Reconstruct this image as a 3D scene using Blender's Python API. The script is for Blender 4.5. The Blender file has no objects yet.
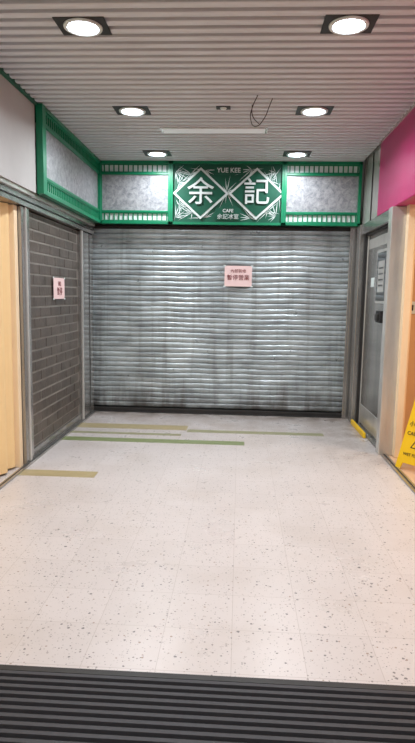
import bpy, bmesh, math, random
from mathutils import Vector, Matrix, noise
random.seed(7)
S=bpy.context.scene
COL=bpy.context.collection
# ---------------------------------------------------------------- materials
def srgb(c):
    return tuple(((v/255)/12.92 if v/255<=0.04045 else ((v/255+0.055)/1.055)**2.4) for v in c)+(1,)
def mat(name,c,rough=.5,metal=0,emit=None,es=0,var=0,vscale=5,bump=0,bscale=40,stretch=(1,1,1)):
    m=bpy.data.materials.new(name); m.use_nodes=True
    nt=m.node_tree; N=nt.nodes; L=nt.links; b=N['Principled BSDF']
    col=srgb(c)
    b.inputs['Base Color'].default_value=col
    b.inputs['Roughness'].default_value=rough; b.inputs['Metallic'].default_value=metal
    if emit: 
        b.inputs['Emission Color'].default_value=srgb(emit); b.inputs['Emission Strength'].default_value=es
    if var or bump:
        tc=N.new('ShaderNodeTexCoord'); mp=N.new('ShaderNodeMapping'); mp.inputs['Scale'].default_value=stretch
        L.new(tc.outputs['Object'],mp.inputs['Vector'])
    if var:
        n=N.new('ShaderNodeTexNoise'); n.inputs['Scale'].default_value=vscale; n.inputs['Detail'].default_value=6; n.inputs['Roughness'].default_value=.65
        L.new(mp.outputs[0],n.inputs['Vector'])
        r=N.new('ShaderNodeValToRGB'); r.color_ramp.elements[0].position=.3; r.color_ramp.elements[1].position=.7
        r.color_ramp.elements[0].color=tuple(max(0,v*(1-var)) for v in col[:3])+(1,)
        r.color_ramp.elements[1].color=tuple(min(1,v*(1+var*.6)) for v in col[:3])+(1,)
        L.new(n.outputs[0],r.inputs[0]); L.new(r.outputs[0],b.inputs['Base Color'])
    if bump:
        n=N.new('ShaderNodeTexNoise'); n.inputs['Scale'].default_value=bscale; n.inputs['Detail'].default_value=3
        L.new(mp.outputs[0],n.inputs['Vector'])
        bp=N.new('ShaderNodeBump'); bp.inputs['Strength'].default_value=bump; bp.inputs['Distance'].default_value=.01
        L.new(n.outputs[0],bp.inputs['Height']); L.new(bp.outputs[0],b.inputs['Normal'])
    return m
M={}
M['steel']=mat('brushed_steel',(172,170,166),.24,.75,var=.35,vscale=5,bump=.1,bscale=60,stretch=(1,1,.12))
M['steel_lt']=mat('steel_light',(214,212,206),.26,.55,var=.2,vscale=4,stretch=(1,1,.2))
M['steel_dk']=mat('steel_dark',(58,57,56),.5,.5,var=.2,vscale=8)
M['black']=mat('black_gap',(22,22,24),.7)
M['slat']=mat('ceiling_slat_paint',(208,211,215),.45,.1,var=.05,vscale=2)
M['wallw']=mat('painted_wall',(186,186,184),.7,var=.05,vscale=3,bump=.05)
M['cream']=mat('cream_wall',(240,216,180),.6,var=.04)
M['tan']=mat('tan_wall',(214,174,130),.6,var=.05)
M['green']=mat('green_enamel',(8,128,88),.35,var=.18,vscale=5)
M['green_dk']=mat('green_dark',(10,88,66),.5,var=.2,vscale=6)
M['white']=mat('white_enamel',(220,230,228),.4)
M['mag']=mat('magenta_panel',(188,34,106),.4,var=.06)
M['beige_c']=mat('beige_curtain',(226,196,146),.6,var=.06,vscale=3,emit=(226,180,120),es=.14)  # faint warm emission in the cloth stands in for light from the shop
M['yellow']=mat('yellow_plastic',(238,192,24),.4)
M['paper']=mat('pink_paper',(240,210,208),.7)
M['red']=mat('red_ink',(120,25,35),.7)
M['ink']=mat('black_ink',(26,24,25),.6)
M['brick']=mat('brick_slat',(92,84,77),.42,.1,var=.45,vscale=4,bump=.3,bscale=30)
M['joint']=mat('brick_joint',(146,141,133),.45,.3,var=.3,vscale=5)
M['glass']=mat('dark_glass',(74,78,80),.12,.3,var=.35,vscale=5)
M['mat_rib']=mat('mat_rib',(58,58,62),.6,.1,var=.15,vscale=30)
M['mat_base']=mat('mat_base',(14,14,16),.8)
M['tile_green']=mat('tile_olive_green',(126,138,92),.3,var=.15,vscale=12)
M['tile_beige']=mat('tile_beige',(172,158,120),.3,var=.15,vscale=12)
M['tile_olive']=mat('tile_pale_olive',(150,148,114),.3,var=.15,vscale=12)
M['tan_floor']=mat('annex_tile',(205,172,140),.3,var=.06,vscale=6)
M['lamp']=mat('lamp_lens',(255,255,255),.3,emit=(228,240,255),es=24)
M['diff']=mat('diffuser_panel',(235,238,240),.5,emit=(235,240,245),es=.12)  # slight emission put into the material so the panel looks brighter

def galv():
    m=mat('galvanised_slats',(150,160,162),.36,.45)
    nt=m.node_tree;N=nt.nodes;L=nt.links;b=N['Principled BSDF']
    tc=N.new('ShaderNodeTexCoord')
    def noi(sc,stretch,det=6,ro=.6):
        mp=N.new('ShaderNodeMapping'); mp.inputs['Scale'].default_value=stretch; L.new(tc.outputs['Object'],mp.inputs['Vector'])
        n=N.new('ShaderNodeTexNoise'); n.inputs['Scale'].default_value=sc; n.inputs['Detail'].default_value=det; n.inputs['Roughness'].default_value=ro
        L.new(mp.outputs[0],n.inputs['Vector']); return n.outputs[0]
    def mr(a,i0,i1,o0,o1):
        x=N.new('ShaderNodeMapRange'); L.new(a,x.inputs[0])
        for i,v in zip((1,2,3,4),(i0,i1,o0,o1)): x.inputs[i].default_value=v
        return x.outputs[0]
    def mul(a,c):
        x=N.new('ShaderNodeMath'); x.operation='MULTIPLY'; L.new(a,x.inputs[0])
        if isinstance(c,float): x.inputs[1].default_value=c
        else: L.new(c,x.inputs[1])
        return x.outputs[0]
    def mix(a,c,fac):
        x=N.new('ShaderNodeMix'); x.data_type='RGBA'; L.new(fac,x.inputs[0])
        if isinstance(a,tuple): x.inputs[6].default_value=a
        else: L.new(a,x.inputs[6])
        x.inputs[7].default_value=c; return x.outputs[2]
    cur=mix(srgb((192,201,203)),srgb((146,154,157)),mr(noi(2.2,(1,1,2.5)),.35,.68,0,1))
    cur=mix(cur,srgb((100,99,96)),mul(mr(noi(9,(1,1,.06)),.5,.7,0,1),.45))
    cur=mix(cur,srgb((80,80,80)),mul(mr(noi(5,(1.2,1,14),5),.55,.72,0,1),.6))
    sx=N.new('ShaderNodeSeparateXYZ'); L.new(tc.outputs['Object'],sx.inputs[0])
    g=mr(sx.outputs['Z'],.04,.62,1,0)
    cur=mix(cur,srgb((84,68,54)),mul(g,mr(noi(7,(1,1,.12)),.46,.66,0,.75)))
    g2=mr(sx.outputs['Z'],.04,.34,1,0)
    cur=mix(cur,srgb((62,57,52)),mul(g2,mr(noi(3.5,(1,1,1.6)),.35,.58,.25,1)))
    L.new(cur,b.inputs['Base Color'])
    L.new(mr(noi(6,(1,1,1)),.3,.7,.26,.5),b.inputs['Roughness'])
    bp=N.new('ShaderNodeBump'); bp.inputs['Strength'].default_value=.25; bp.inputs['Distance'].default_value=.01
    L.new(noi(14,(1,1,2),3),bp.inputs['Height']); L.new(bp.outputs[0],b.inputs['Normal'])
    return m
M['galv']=galv()
def marble():
    m=mat('marbled_panel',(190,192,196),.3,.15)
    nt=m.node_tree;N=nt.nodes;L=nt.links;b=N['Principled BSDF']
    tc=N.new('ShaderNodeTexCoord'); n=N.new('ShaderNodeTexNoise'); n.inputs['Scale'].default_value=18; n.inputs['Detail'].default_value=9; n.inputs['Roughness'].default_value=.8; n.inputs['Distortion'].default_value=.6
    L.new(tc.outputs['Object'],n.inputs['Vector'])
    r=N.new('ShaderNodeValToRGB'); r.color_ramp.elements[0].position=.34; r.color_ramp.elements[1].position=.68
    r.color_ramp.elements[0].color=srgb((112,116,122)); r.color_ramp.elements[1].color=srgb((196,197,199))
    L.new(n.outputs[0],r.inputs[0]); L.new(r.outputs[0],b.inputs['Base Color'])
    return m
M['marble']=marble()

def floor_mat():
    m=bpy.data.materials.new('terrazzo_vinyl_tile'); m.use_nodes=True
    nt=m.node_tree;N=nt.nodes;L=nt.links;b=N['Principled BSDF']
    tc=N.new('ShaderNodeTexCoord')
    br=N.new('ShaderNodeTexBrick'); br.offset=0; br.squash=1
    br.inputs['Scale'].default_value=1; br.inputs['Brick Width'].default_value=.305; br.inputs['Row Height'].default_value=.305
    br.inputs['Mortar Size'].default_value=.0011; br.inputs['Mortar Smooth'].default_value=.5
    br.inputs['Color1'].default_value=srgb((202,196,194)); br.inputs['Color2'].default_value=srgb((197,191,189)); br.inputs['Mortar'].default_value=srgb((164,156,151))
    L.new(tc.outputs['Object'],br.inputs['Vector'])
    cur=br.outputs['Color']
    def mix(a,col,fac):
        x=N.new('ShaderNodeMix'); x.data_type='RGBA'
        L.new(fac,x.inputs[0]); L.new(a,x.inputs[6]); x.inputs[7].default_value=col
        return x.outputs[2]
    def math_(op,a,v,use=False):
        x=N.new('ShaderNodeMath'); x.operation=op
        L.new(a,x.inputs[0])
        if hasattr(v,'is_linked'): L.new(v,x.inputs[1])
        else: x.inputs[1].default_value=v
        return x.outputs[0]
    def mr(a,i0,i1,o0,o1):
        x=N.new('ShaderNodeMapRange'); L.new(a,x.inputs[0])
        for i,v in zip((1,2,3,4),(i0,i1,o0,o1)): x.inputs[i].default_value=v
        return x.outputs[0]
    n=N.new('ShaderNodeTexNoise'); n.inputs['Scale'].default_value=1.6; n.inputs['Detail'].default_value=8; n.inputs['Roughness'].default_value=.6
    L.new(tc.outputs['Object'],n.inputs['Vector'])
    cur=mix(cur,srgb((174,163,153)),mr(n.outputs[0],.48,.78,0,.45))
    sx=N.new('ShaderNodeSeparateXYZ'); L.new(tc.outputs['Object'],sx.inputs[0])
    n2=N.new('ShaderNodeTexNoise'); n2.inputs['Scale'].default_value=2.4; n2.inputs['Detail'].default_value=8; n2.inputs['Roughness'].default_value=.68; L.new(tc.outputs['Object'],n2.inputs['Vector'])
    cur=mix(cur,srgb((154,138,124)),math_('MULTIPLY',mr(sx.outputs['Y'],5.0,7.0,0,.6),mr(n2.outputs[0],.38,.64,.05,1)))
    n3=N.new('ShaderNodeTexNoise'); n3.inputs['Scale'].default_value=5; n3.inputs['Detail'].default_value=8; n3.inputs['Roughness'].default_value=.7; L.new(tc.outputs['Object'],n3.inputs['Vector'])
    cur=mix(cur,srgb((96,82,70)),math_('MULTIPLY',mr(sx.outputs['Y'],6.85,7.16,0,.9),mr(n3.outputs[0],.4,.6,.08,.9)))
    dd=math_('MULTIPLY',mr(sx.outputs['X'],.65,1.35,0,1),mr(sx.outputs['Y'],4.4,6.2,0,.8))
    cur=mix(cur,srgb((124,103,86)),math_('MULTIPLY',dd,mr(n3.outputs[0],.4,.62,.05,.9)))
    for sc,thr,rad,c in ((30,.62,.19,(88,87,90)),(52,.68,.24,(124,118,115)),(38,.82,.20,(142,122,108)),(17,.90,.12,(58,58,64)),(90,.6,.28,(165,160,158)),(64,.8,.2,(100,98,100))):
        v=N.new('ShaderNodeTexVoronoi'); v.inputs['Scale'].default_value=sc; L.new(tc.outputs['Object'],v.inputs['Vector'])
        nd=N.new('ShaderNodeTexNoise'); nd.inputs['Scale'].default_value=sc*4
        L.new(tc.outputs['Object'],nd.inputs['Vector'])
        s=N.new('ShaderNodeSeparateColor'); L.new(v.outputs['Color'],s.inputs[0])
        d=math_('ADD',v.outputs['Distance'],math_('MULTIPLY',nd.outputs[0],.25))
        # size varies from chip to chip
        rr=math_('ADD',math_('MULTIPLY',s.outputs[1],.16),rad)
        a=math_('LESS_THAN',d,rr); bb=math_('GREATER_THAN',s.outputs[0],thr)
        cur=mix(cur,srgb(c),math_('MULTIPLY',math_('MULTIPLY',a,bb),.82))
    L.new(cur,b.inputs['Base Color'])
    L.new(mr(n2.outputs[0],.3,.7,.25,.36),b.inputs['Roughness'])
    b.inputs['IOR'].default_value=1.5
    return m
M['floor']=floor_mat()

# ---------------------------------------------------------------- builder
class MB:
    def __init__(s): s.v=[];s.f=[];s.m=[];s.mats=[]
    def mi(s,k):
        if k not in s.mats: s.mats.append(k)
        return s.mats.index(k)
    def poly(s,pts,k):
        i=len(s.v); s.v+= [tuple(p) for p in pts]; s.f.append(tuple(range(i,i+len(pts)))); s.m.append(s.mi(k))
    def box(s,a,b,k,T=None):
        x0,y0,z0=[min(a[i],b[i]) for i in range(3)]; x1,y1,z1=[max(a[i],b[i]) for i in range(3)]
        P=[(x0,y0,z0),(x1,y0,z0),(x1,y1,z0),(x0,y1,z0),(x0,y0,z1),(x1,y0,z1),(x1,y1,z1),(x0,y1,z1)]
        if T: P=[tuple(T@Vector(p)) for p in P]
        i=len(s.v); s.v+=P
        for q in ((0,3,2,1),(4,5,6,7),(0,1,5,4),(1,2,6,5),(2,3,7,6),(3,0,4,7)):
            s.f.append(tuple(i+j for j in q)); s.m.append(s.mi(k))
    def prism(s,pts,off,k):
        n=len(pts); i=len(s.v); off=Vector(off)
        s.v+=[tuple(p) for p in pts]+[tuple(Vector(p)+off) for p in pts]
        s.f.append(tuple(i+j for j in range(n))); s.m.append(s.mi(k))
        s.f.append(tuple(i+n+j for j in reversed(range(n)))); s.m.append(s.mi(k))
        for j in range(n):
            s.f.append((i+j,i+(j+1)%n,i+n+(j+1)%n,i+n+j)); s.m.append(s.mi(k))
    def lathe(s,prof,c,k,seg=32,axis='Z'):
        i=len(s.v)
        for (r,z) in prof:
            for a in range(seg):
                t=2*math.pi*a/seg
                if axis=='Z': s.v.append((c[0]+r*math.cos(t),c[1]+r*math.sin(t),c[2]+z))
                else: s.v.append((c[0]+z,c[1]+r*math.cos(t),c[2]+r*math.sin(t)))
        for p in range(len(prof)-1):
            for a in range(seg):
                s.f.append((i+p*seg+a,i+p*seg+(a+1)%seg,i+(p+1)*seg+(a+1)%seg,i+(p+1)*seg+a)); s.m.append(s.mi(k))
    def make(s,name,parent=None,bevel=0,smooth=False):
        me=bpy.data.meshes.new(name); me.from_pydata(s.v,[],s.f)
        for k in s.mats: me.materials.append(M[k])
        for i,p in enumerate(me.polygons):
            p.material_index=s.m[i]; p.use_smooth=smooth
        bm=bmesh.new(); bm.from_mesh(me); bmesh.ops.recalc_face_normals(bm,faces=bm.faces); bm.to_mesh(me); bm.free()
        o=bpy.data.objects.new(name,me); COL.objects.link(o)
        if parent: o.parent=parent
        if bevel:
            b=o.modifiers.new('bevel','BEVEL'); b.width=bevel; b.segments=2; b.limit_method='ANGLE'
        return o
def empty(name,loc=(0,0,0)):
    e=bpy.data.objects.new(name,None); COL.objects.link(e); e.location=loc; return e
def text(body,name,loc,size,mk,rot,parent,sx=1,ext=.001,bold=0,align='CENTER'):
    c=bpy.data.curves.new(name,'FONT'); c.body=body; c.size=size; c.align_x=align; c.align_y='CENTER'; c.extrude=ext; c.offset=bold
    c.materials.append(M[mk])
    o=bpy.data.objects.new(name,c); COL.objects.link(o); o.location=loc; o.rotation_euler=rot; o.scale=(sx,1,1); o.parent=parent
    return o
R=math.radians
BACK=(R(90),0,0); LEFTR=(R(90),0,R(90))

XL,XR,D,ZC,ZF=-1.82,1.395,7.20,3.07,2.336
XF=-1.726
Y0=-2.0
# ---------------------------------------------------------------- shell
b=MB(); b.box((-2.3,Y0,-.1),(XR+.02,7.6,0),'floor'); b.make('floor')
b=MB(); b.box((XR+.02,Y0,-.1),(4.6,7.6,-.001),'tan_floor'); b.make('floor_annex')
b=MB(); b.box((-2.3,7.4,0),(XR+.3,7.55,3.4),'wallw'); b.make('wall_back')
b=MB(); b.box((-2.3,Y0,0),(-2.15,7.4,3.3),'wallw'); b.make('wall_left')
b=MB(); b.box((-2.15,Y0,ZF),(-1.76,5.0,ZC+.1),'wallw'); b.make('wall_left_upper')
b=MB(); b.box((XR+.12,5.5,0),(XR+.2,7.4,2.62),'cream'); b.make('wall_right')
b=MB(); b.box((XR+.2,6.25,0),(4.6,6.4,3.0),'tan'); b.make('wall_annex_back')
b=MB(); b.box((4.5,Y0,0),(4.6,6.25,3.0),'tan'); b.make('wall_annex_right')
b=MB(); b.box((1.64,Y0,2.75),(4.5,6.25,2.85),'wallw'); b.make('ceiling_annex')
b=MB(); b.box((XR,Y0,ZF),(1.62,6.24,ZC+.1),'mag'); b.make('wall_right_bulkhead',bevel=.01)
b=MB(); b.box((XR+.03,6.245,ZF+.002),(XR+.14,7.16,ZC+.1),'steel_lt'); b.box((XR+.02,6.65,ZF+.002),(XR+.04,6.67,ZC),'steel_dk'); b.make('wall_right_upper_panel')

# ---------------------------------------------------------------- ceiling slats
b=MB(); b.box((-2.2,Y0,ZC+.16),(1.62,7.4,ZC+.2),'black'); b.make('ceiling')
b=MB(); pitch=.105; y=Y0
x0,x1=-1.76,XR
while y<7.1:
    w=.072
    pts=[(x0,y,ZC+.026),(x0,y+.006,ZC+.004),(x0,y+.016,ZC),(x0,y+w-.016,ZC),(x0,y+w-.006,ZC+.004),(x0,y+w,ZC+.026)]
    b.prism(pts,(x1-x0,0,0),'slat'); y+=pitch
b.make('ceiling_slats')
b=MB(); b.box((-1.76,Y0,ZC-.02),(-1.735,5.0,ZC+.03),'green_dk'); b.box((XR-.02,Y0,ZC-.01),(XR,6.24,ZC+.03),'steel_lt'); b.make('trim_ceiling')

# ---------------------------------------------------------------- downlights
def light(name,loc,power,size=.16,color=(1,1,1),spread=160):
    l=bpy.data.lights.new(name,'AREA'); l.shape='DISK'; l.size=size; l.energy=power; l.color=color; l.spread=R(spread)
    o=bpy.data.objects.new(name,l); COL.objects.link(o); o.location=loc; return o
for yy in (-1.1,.45,2.03,3.62,5.20,6.72):  # rows near and behind the camera are unseen, added for general fill light
    for xx in (-.97,.59):
        d=empty('recessed_downlight')
        b=MB(); z=ZC
        b.box((xx-.15,yy-.115,z-.004),(xx+.15,yy+.115,z+.001),'steel_dk')
        b.lathe([(.115,-.004),(.113,-.012),(.095,-.014),(.088,-.004),(.08,.04)],(xx,yy,z-.002),'white',36)
        b.lathe([(.0001,0),(.087,0)],(xx,yy,z-.007),'lamp',36)
        b.make('housing',d)
        pw={-1.1:9,.45:10,2.03:12,3.62:17,5.20:18.5,6.72:14}[yy]*(1.1 if xx<0 else .95)
        l=light('lamp',(xx,yy,z-.03),pw,.15,(.92,.96,1)); l.parent=d
b=MB(); b.box((-.78,5.72,ZC-.012),(.20,5.86,ZC+.004),'diff'); b.box((-.8,5.70,ZC-.008),(.22,5.88,ZC+.003),'steel_lt'); b.make('air_diffuser_panel')
b=MB(); b.box((-.24,5.08,ZC-.006),(-.12,5.16,ZC+.003),'steel_dk'); b.lathe([(.0001,-.02),(.02,-.018),(.03,-.004)],(-.18,5.12,ZC),'white',20); b.make('ceiling_sensor')
c=bpy.data.curves.new('loose_ceiling_cable','CURVE'); c.dimensions='3D'; c.bevel_depth=.0035
for pts in ([(.10,4.82,3.07),(.06,4.86,2.99),(.05,4.95,2.93),(.10,5.05,2.90),(.16,5.02,2.95),(.2,4.95,3.03),(.22,4.9,3.07)],[(.06,5.05,3.07),(.07,5.0,2.96),(.12,5.05,2.92)]):
    s=c.splines.new('BEZIER'); s.bezier_points.add(len(pts)-1)
    for p,q in zip(s.bezier_points,pts): p.co=q; p.handle_left_type=p.handle_right_type='AUTO'
c.materials.append(M['ink']); o=bpy.data.objects.new('loose_ceiling_cable',c); COL.objects.link(o)

# ---------------------------------------------------------------- main roller shutter
sh=empty('roller_shutter')
X0,X1=-1.87,1.33
def shutter_curtain():
    me=bpy.data.meshes.new('slat_curtain'); V=[];F=[]
    n=35; zb=.07; pitch=2.235/n; prof=[(0,.009),(.05,.003),(.10,-.004),(.2,-.007),(.4,-.009),(.6,-.009),(.8,-.0075),(.93,-.002),(1,.009)]
    nx=120; rows=[]
    for k in range(n):
        for t,o in prof[:-1]: rows.append((k,zb+(k+t)*pitch,o))
    rows.append((n,zb+n*pitch,.009))
    for k,z,o in rows:
        for i in range(nx+1):
            x=X0+(X1-X0)*i/nx
            w=noise.noise(Vector((x*1.6,k*.35,3.1)))*.006+noise.noise(Vector((x*5,k*.8,7)))*.003
            dz=noise.noise(Vector((x*2.2,z*1.3,11)))*.012+noise.noise(Vector((x*7,k*2.7,1)))*.004
            V.append((x,D+.02+o+w,z+dz*min(1,(z-.05)*3)*min(1,max(0,(2.3-z)*4))))
    for r in range(len(rows)-1):
        for i in range(nx):
            a=r*(nx+1)+i; F.append((a,a+1,a+nx+2,a+nx+1))
    me.from_pydata(V,[],F); me.materials.append(M['galv'])
    for p in me.polygons: p.use_smooth=True
    o=bpy.data.objects.new('slat_curtain',me); COL.objects.link(o); o.parent=sh
shutter_curtain()
b=MB(); b.box((X0,D-.01,0.004),(X1,D+.03,.06),'steel_dk'); b.box((X0,D-.025,0.0),(X1,D+.035,.012),'steel_dk')
b.box((X0,D+.0,2.29),(X1,D+.15,ZF-.004),'steel_dk')
b.make('bottom_bar',sh,bevel=.004)
b=MB()
b.box((X1,D-.04,0),(XR+.04,D+.1,ZF-.004),'steel'); b.box((X1-.03,D-.04,0),(X1,D-.02,ZF-.004),'steel')
b.box((X0-.06,D-.03,0),(X0,D+.1,ZF-.004),'steel'); b.box((X0,D-.04,0),(X0+.03,D-.02,ZF-.004),'steel')
b.make('guide_rails',sh,bevel=.004)
def notice(loc,w,h,rot,lines,parent=None):
    e=empty('paper_notice',loc); e.rotation_euler=rot
    bb=MB(); nx=8
    for i in range(nx):
        xa=-w/2+w*i/nx; xb=-w/2+w*(i+1)/nx
        za=.004*math.sin(i/nx*math.pi); zb_=.004*math.sin((i+1)/nx*math.pi)
        bb.poly([(xa,-h/2,za),(xb,-h/2,zb_),(xb,h/2,zb_),(xa,h/2,za)],'paper')
    for cx in (-1,1):
        for cy in (-1,1):
            bb.box((cx*w/2-.014,cy*h/2-.008,.0),(cx*w/2+.014,cy*h/2+.008,.002),'white')
    bb.make('sheet',e)
    for t,yy,sz,bo in lines: text(t,'lettering',(0,yy,.006),sz,'red',(0,0,0),e,bold=bo,ext=.0005)
    return e
notice((-.03,D-.022,1.735),.335,.25,BACK,[('內部裝修',.06,.048,0),('暫停營業',-.02,.07,0)])

# ---------------------------------------------------------------- left side
br=empty('brick_pattern_shutter')
b=MB(); b.box((-1.93,4.98,.0),(-1.86,6.60,ZF-.14),'joint')
rh=.098; bl=.31; k=0; z=.09
while z<ZF-.18:
    yy=5.0-(bl/2 if k%2 else 0)
    while yy<6.58:
        a=max(yy+.006,5.0); c2=min(yy+bl-.006,6.58)
        if c2-a>.03:
            dz=noise.noise(Vector((yy,z*3,2)))*.006
            b.box((-1.865,a,z+.008),(-1.855+dz,c2,min(z+rh-.008,ZF-.15)),'brick')
        yy+=bl
    z+=rh; k+=1
b.box((-1.88,4.98,0),(-1.835,6.60,.085),'steel')
b.make('panel',br,bevel=.003)
b=MB()
b.box((-1.95,4.80,0),(XL,4.98,ZF-.135),'steel'); b.box((XL-.01,4.87,0),(XL+.012,4.90,ZF-.135),'steel_lt')
b.box((-1.95,6.60,0),(XL,7.14,ZF-.135),'steel'); b.box((XL-.01,6.60,0),(XL+.015,6.64,ZF-.135),'steel_lt')
b.box((XL-.01,6.95,0),(XL+.006,6.965,ZF-.135),'steel_dk')
b.make('posts',br,bevel=.004)
b=MB(); b.box((-2.1,Y0,ZF-.13),(-1.80,7.14,ZF-.001),'steel'); b.box((-1.80,Y0,ZF-.035),(-1.775,7.07,ZF-.002),'steel_lt'); b.box((-1.801,Y0,ZF-.09),(-1.79,7.07,ZF-.08),'steel_dk'); b.make('trim_left_header',bevel=.003)
b=MB(); b.box((-1.83,Y0,0),(-1.79,7.14,.018),'steel'); b.box((-1.815,Y0,.018),(-1.805,7.14,.02),'steel_dk'); b.make('trim_left_floor_track')
notice((-1.838,5.84,1.54),.36,.21,LEFTR,[('通告',.045,.05,0),('暫停',-.035,.085,0)])
cu=empty('folding_partition')
me=bpy.data.meshes.new('pleats'); V=[];F=[]; n=280
for i in range(n+1):
    yy=Y0+(4.74-Y0)*i/n; xx=-1.90+.02*math.sin(yy*2*math.pi/.16)
    V+= [(xx,yy,.02),(xx,yy,ZF-.135)]
for i in range(n): F.append((2*i,2*i+2,2*i+3,2*i+1))
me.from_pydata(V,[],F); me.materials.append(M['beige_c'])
for p in me.polygons: p.use_smooth=True
o=bpy.data.objects.new('pleats',me); COL.objects.link(o); o.parent=cu
b=MB()
for yy in (4.72,3.3,2.0,.7): b.box((-1.95,yy,0),(-1.85,yy+.07,ZF-.135),'cream')
b.make('frame',cu,bevel=.004)

# ---------------------------------------------------------------- shop sign
sg=empty('shop_sign')
ys=7.12
def lattice(bb,P,u,w,z0,z1,kbg='white'):
    nrm=Vector((0,-1,0)) if abs(u[0])>.5 else Vector((1,0,0))
    u=Vector(u)
    def bx(a,bz,c,dz,n0,n1,k):
        p=Vector(P)+u*a+nrm*n0; q=Vector(P)+u*c+nrm*n1
        bb.box((p.x,p.y,bz),(q.x,q.y,dz),k)
    bx(0,z0,w,z1,0,.012,kbg)
    bx(0,z1-.012,w,z1,.012,.03,'green'); bx(0,z0,w,z0+.012,.012,.03,'green')
    nb=int(w/.055); st=w/nb
    for i in range(nb):
        bx(i*st,z0,i*st+.014,z1,.012,.026,'green')
def framed(bb,P,u,w,kp='marble'):
    u=Vector(u); nrm=Vector((0,-1,0)) if abs(u[0])>.5 else Vector((1,0,0))
    def bx(a,bz,c,dz,n0,n1,k):
        p=Vector(P)+u*a+nrm*n0; q=Vector(P)+u*c+nrm*n1
        bb.box((p.x,p.y,bz),(q.x,q.y,dz),k)
    bx(0,ZF,w,ZC,-.03,.0,'green_dk')
    lattice(bb,P,u,w,ZC-.135,ZC-.035)
    lattice(bb,P,u,w,ZF+.035,ZF+.135)
    bx(.03,ZF+.15,w-.03,ZC-.15,0,.014,kp)
    bx(0,ZF,w,ZF+.035,0,.045,'green'); bx(0,ZC-.035,w,ZC,0,.045,'green')
    bx(0,ZF+.135,w,ZF+.16,0,.035,'green'); bx(0,ZC-.16,w,ZC-.135,0,.035,'green')
    bx(0,ZF,.035,ZC,0,.045,'green'); bx(w-.035,ZF,w,ZC,0,.045,'green')
b=MB()
framed(b,(XF,ys,0),(1,0,0),.87)
framed(b,(.485,ys,0),(1,0,0),.905)
b.make('panels_back',sg,bevel=.003)
b=MB()
framed(b,(XF-.02,5.08,0),(0,1,0),2.0)
b.box((XF-.03,5.01,ZF),(XF+.03,5.09,ZC),'green')
b.make('panels_side',sg,bevel=.003)
cx0,cx1=-.856,.485
b=MB(); b.box((cx0,ys-.012,ZF),(cx1,ys+.03,ZC),'green_dk')
b.box((cx0,ys-.045,ZF),(cx1,ys,ZF+.03),'green'); b.box((cx0,ys-.045,ZC-.03),(cx1,ys,ZC),'green')
b.box((cx0,ys-.045,ZF),(cx0+.025,ys,ZC),'green'); b.box((cx1-.025,ys-.045,ZF),(cx1,ys,ZC),'green')
def leaf(px,pz,ang,ln,wd):
    d=Vector((math.cos(ang),0,math.sin(ang))); nn=Vector((-math.sin(ang),0,math.cos(ang)))
    P=Vector((px,ys-.0135,pz)); pts=[P,P+d*ln*.35+nn*wd,P+d*ln,P+d*ln*.35-nn*wd]
    for p in pts:
        if not(cx0+.03<p.x<cx1-.03 and ZF+.035<p.z<ZC-.035): return
    b.poly(pts,'white')
for (px,pz) in [(-.80,2.95),(-.80,2.42),(-.72,2.7),(-.62,2.93),(-.60,2.48),(-.45,2.97),(-.19,2.72),(.1,2.98),(.1,2.42),(-.45,2.42),(.38,2.95),(.40,2.45),(.43,2.7),(.33,2.85),(.3,2.5),(-.76,2.82),(-.76,2.56)]:
    a0=random.uniform(0,6.28); nl=15
    for j in range(nl):
        leaf(px,pz,a0+j*2*math.pi/nl+random.uniform(-.12,.12),random.uniform(.08,.22),.0045)
b.box((-.34,ys-.02,2.925),(.0,ys-.012,3.01),'green_dk'); b.box((-.32,ys-.02,2.39),(-.02,ys-.012,2.54),'green_dk')
b.make('centre_panel',sg)
b=MB()
def diamond(cx,cz,hw,hh,y0,y1,k):
    b.prism([(cx-hw,y0,cz),(cx,y0,cz-hh),(cx+hw,y0,cz),(cx,y0,cz+hh)],(0,y1-y0,0),k)
cz=2.70
for cx in (-.50,.165):
    diamond(cx,cz,.335,.30,ys-.03,ys-.012,'white')
    diamond(cx,cz,.298,.267,ys-.034,ys-.03,'green_dk')
b.make('diamonds',sg)
text('余','lettering',(-.50,ys-.046,cz),.33,'white',BACK,sg,bold=.0015,ext=.005)
text('記','lettering',(.165,ys-.046,cz),.32,'white',BACK,sg,bold=.002,ext=.005)
text('YUE KEE','lettering',(-.17,ys-.03,2.965),.075,'white',BACK,sg,bold=.001,ext=.002)
text('CAFE','lettering',(-.17,ys-.03,2.50),.055,'white',BACK,sg,bold=.001,ext=.002)
text('余記冰室','lettering',(-.17,ys-.03,2.43),.065,'white',BACK,sg,bold=0,ext=.002)

# ---------------------------------------------------------------- door in right wall
dr=empty('door_1')
def rb(bb,y0,y1,z0,z1,n,k,n0=0): bb.box((XR+.12-n0,y0,z0),(XR+.12-n,y1,z1),k)
ZD=ZF-.004
b=MB()
rb(b,5.50,5.62,0,ZD,.15,'steel_lt'); rb(b,5.62,5.66,0,ZD,.10,'steel_dk')
rb(b,6.90,7.08,0,ZD,.15,'steel'); rb(b,6.86,6.90,0,ZD,.10,'steel_dk')
rb(b,5.62,6.90,2.22,ZD,.13,'steel'); rb(b,5.66,6.86,2.20,2.22,.09,'steel_dk'); rb(b,5.62,6.9,0,.015,.12,'steel')
b.make('frame',dr,bevel=.005)
b=MB()
rb(b,5.66,6.86,.02,2.20,.062,'steel')
rb(b,5.70,6.82,.04,.26,.066,'steel_lt'); rb(b,5.74,6.78,2.04,2.15,.066,'steel_lt')
rb(b,5.92,6.36,1.44,2.0,.068,'steel_lt'); rb(b,5.95,6.33,1.47,1.97,.070,'glass')
for (a,c_) in ((5.66,5.69),(6.83,6.86)): rb(b,a,c_,.02,2.20,.068,'steel_lt')
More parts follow.
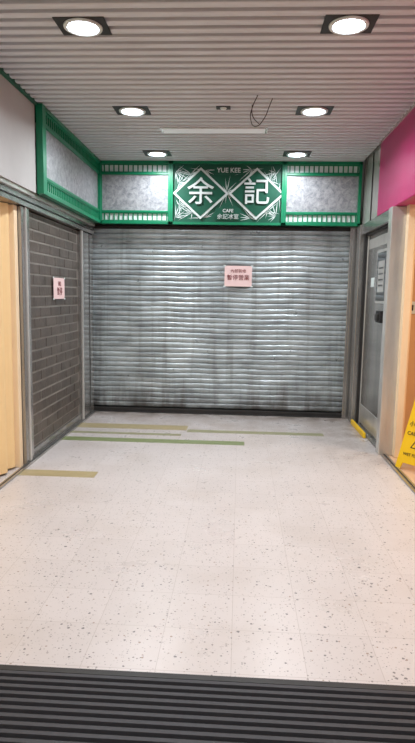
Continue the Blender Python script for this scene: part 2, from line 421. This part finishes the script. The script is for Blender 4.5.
b.make('leaf',dr,bevel=.004)
b=MB()
rb(b,6.0,6.26,1.56,1.88,.073,'steel_lt'); rb(b,6.45,6.6,1.62,1.72,.065,'white')
for i in range(4): rb(b,6.04,6.22,1.62+i*.06,1.635+i*.06,.075,'ink')
b.make('labels',dr)
b=MB()
rb(b,5.90,6.10,1.25,1.37,.11,'ink'); rb(b,5.95,6.06,1.27,1.34,.13,'steel_dk')
rb(b,5.72,5.77,.85,1.2,.09,'steel_lt')
b.make('lock_box',dr,bevel=.008)
b=MB(); rb(b,6.15,6.86,0.0,.06,.16,'yellow',.13); b.make('kick_strip',dr,bevel=.01)
b=MB(); b.box((XR+.10,5.42,0),(1.56,5.499,2.75),'cream'); b.make('wall_right_jamb',bevel=.004)
b=MB(); b.box((XR-.01,Y0,0),(XR+.05,5.49,.012),'steel'); b.box((XR+.015,Y0,.012),(XR+.03,5.49,.014),'steel_dk'); b.make('trim_right_floor_track')
b=MB(); b.box((1.76,6.235,1.34),(1.85,6.25,1.47),'white'); b.box((1.785,6.228,1.375),(1.825,6.236,1.435),'steel_dk'); b.make('light_switch',bevel=.003)

# ---------------------------------------------------------------- wet floor sign
ws=empty('wet_floor_sign',(1.655,5.08,0)); ws.rotation_euler=(0,0,R(-52))
b=MB(); H=.62; sp=.18; hw=.16; hwt=.11; t=.012
for sgn in (-1,1):
    yb=sgn*sp; yt=sgn*.015
    pts=[(-hw,yb,.0),(-hw+.05,yb,.0),(-hw+.07,yb+(yt-yb)*.1,.06),(hw-.07,yb+(yt-yb)*.1,.06),(hw-.05,yb,0),(hw,yb,.0),(hwt,yt,H),(.045,yt,H),(.04,yt+(yb-yt)*.06,H-.035),(-.04,yt+(yb-yt)*.06,H-.035),(-.045,yt,H),(-hwt,yt,H)]
    b.prism(pts,(0,-sgn*t,0),'yellow')
b.box((-hwt,-.02,H-.01),(-.045,.02,H+.012),'yellow'); b.box((.045,-.02,H-.01),(hwt,.02,H+.012),'yellow')
b.make('boards',ws,bevel=.003)
ang=math.atan2(H,sp-.015)
for t_,z_,s_ in (('小心地滑',.40,.052),('CAUTION',.32,.047),('WET FLOOR',.14,.037)):
    yy=-(sp+( .015-sp)*z_/H)-.004
    text(t_,'lettering',(0,yy,z_),s_,'ink',(ang,0,0),ws,bold=0)
b=MB(); 
def wp(x,z): return (x,-(sp+(.015-sp)*z/H)-.003,z)
b.poly([wp(-.05,.2),wp(.05,.2),wp(0,.285)],'ink'); b.poly([(p[0],p[1]-.001,p[2]) for p in (wp(-.034,.208),wp(.034,.208),wp(0,.266))],'yellow')
b.box((-.004,-(sp+(.015-sp)*.23/H)-.006,.222),(.004,-(sp+(.015-sp)*.23/H)-.003,.25),'ink')
b.make('pictogram',ws)

# ---------------------------------------------------------------- floor accents
b=MB(); b.box((-1.79,5.70,0),(.08,5.85,.0015),'tile_green'); b.make('floor_tile_strip_green')
b=MB(); b.box((-1.79,6.28,0),(-.56,6.50,.0015),'tile_beige'); b.box((-1.79,4.52,0),(-1.16,4.68,.0015),'tile_beige'); b.make('floor_tile_strip_beige')
b=MB(); b.box((-.55,6.20,0),(.95,6.32,.0015),'tile_olive'); b.box((-1.79,6.02,0),(-.6,6.1,.0015),'tile_olive'); b.make('floor_tile_strip_olive')

b=MB(); b.box((-1.78,.2,0),(1.37,2.10,.004),'mat_base'); y=.22
while y<2.06:
    b.prism([(-1.77,y,.004),(-1.77,y+.003,.016),(-1.77,y+.020,.016),(-1.77,y+.023,.004)],(3.13,0,0),'mat_rib'); y+=.038
b.box((-1.78,2.075,0),(1.37,2.105,.010),'steel_dk')
b.make('ribbed_entrance_mat')

# ---------------------------------------------------------------- light
for yy in (4.6,2.0): 
    l=light('annex_lamp',(2.6,yy,2.7),34,.6,(1,.72,.48))
W=bpy.data.worlds.new('World'); S.world=W; W.use_nodes=True
W.node_tree.nodes['Background'].inputs[0].default_value=(.72,.75,.80,1); W.node_tree.nodes['Background'].inputs[1].default_value=.32
S.view_settings.view_transform='Standard'; S.view_settings.look='None'; S.view_settings.exposure=0

# ---------------------------------------------------------------- camera
yaw,pit,rol=.0537,.1316,.0175
cy,sy,cp,sp_=math.cos(yaw),math.sin(yaw),math.cos(pit),math.sin(pit)
f=Vector((-sy*cp,cy*cp,-sp_)); r=Vector((cy,sy,0)); u=r.cross(f)
r2=r*math.cos(rol)+u*math.sin(rol); u2=-r*math.sin(rol)+u*math.cos(rol)
c=bpy.data.cameras.new('camera'); o=bpy.data.objects.new('camera',c); COL.objects.link(o)
m=Matrix((r2,u2,-f)).transposed().to_4x4(); m.translation=Vector((0,0,1.5)); o.matrix_world=m
c.sensor_fit='VERTICAL'; c.sensor_height=36; c.lens=577.8/743*36; c.clip_start=.02
S.camera=o
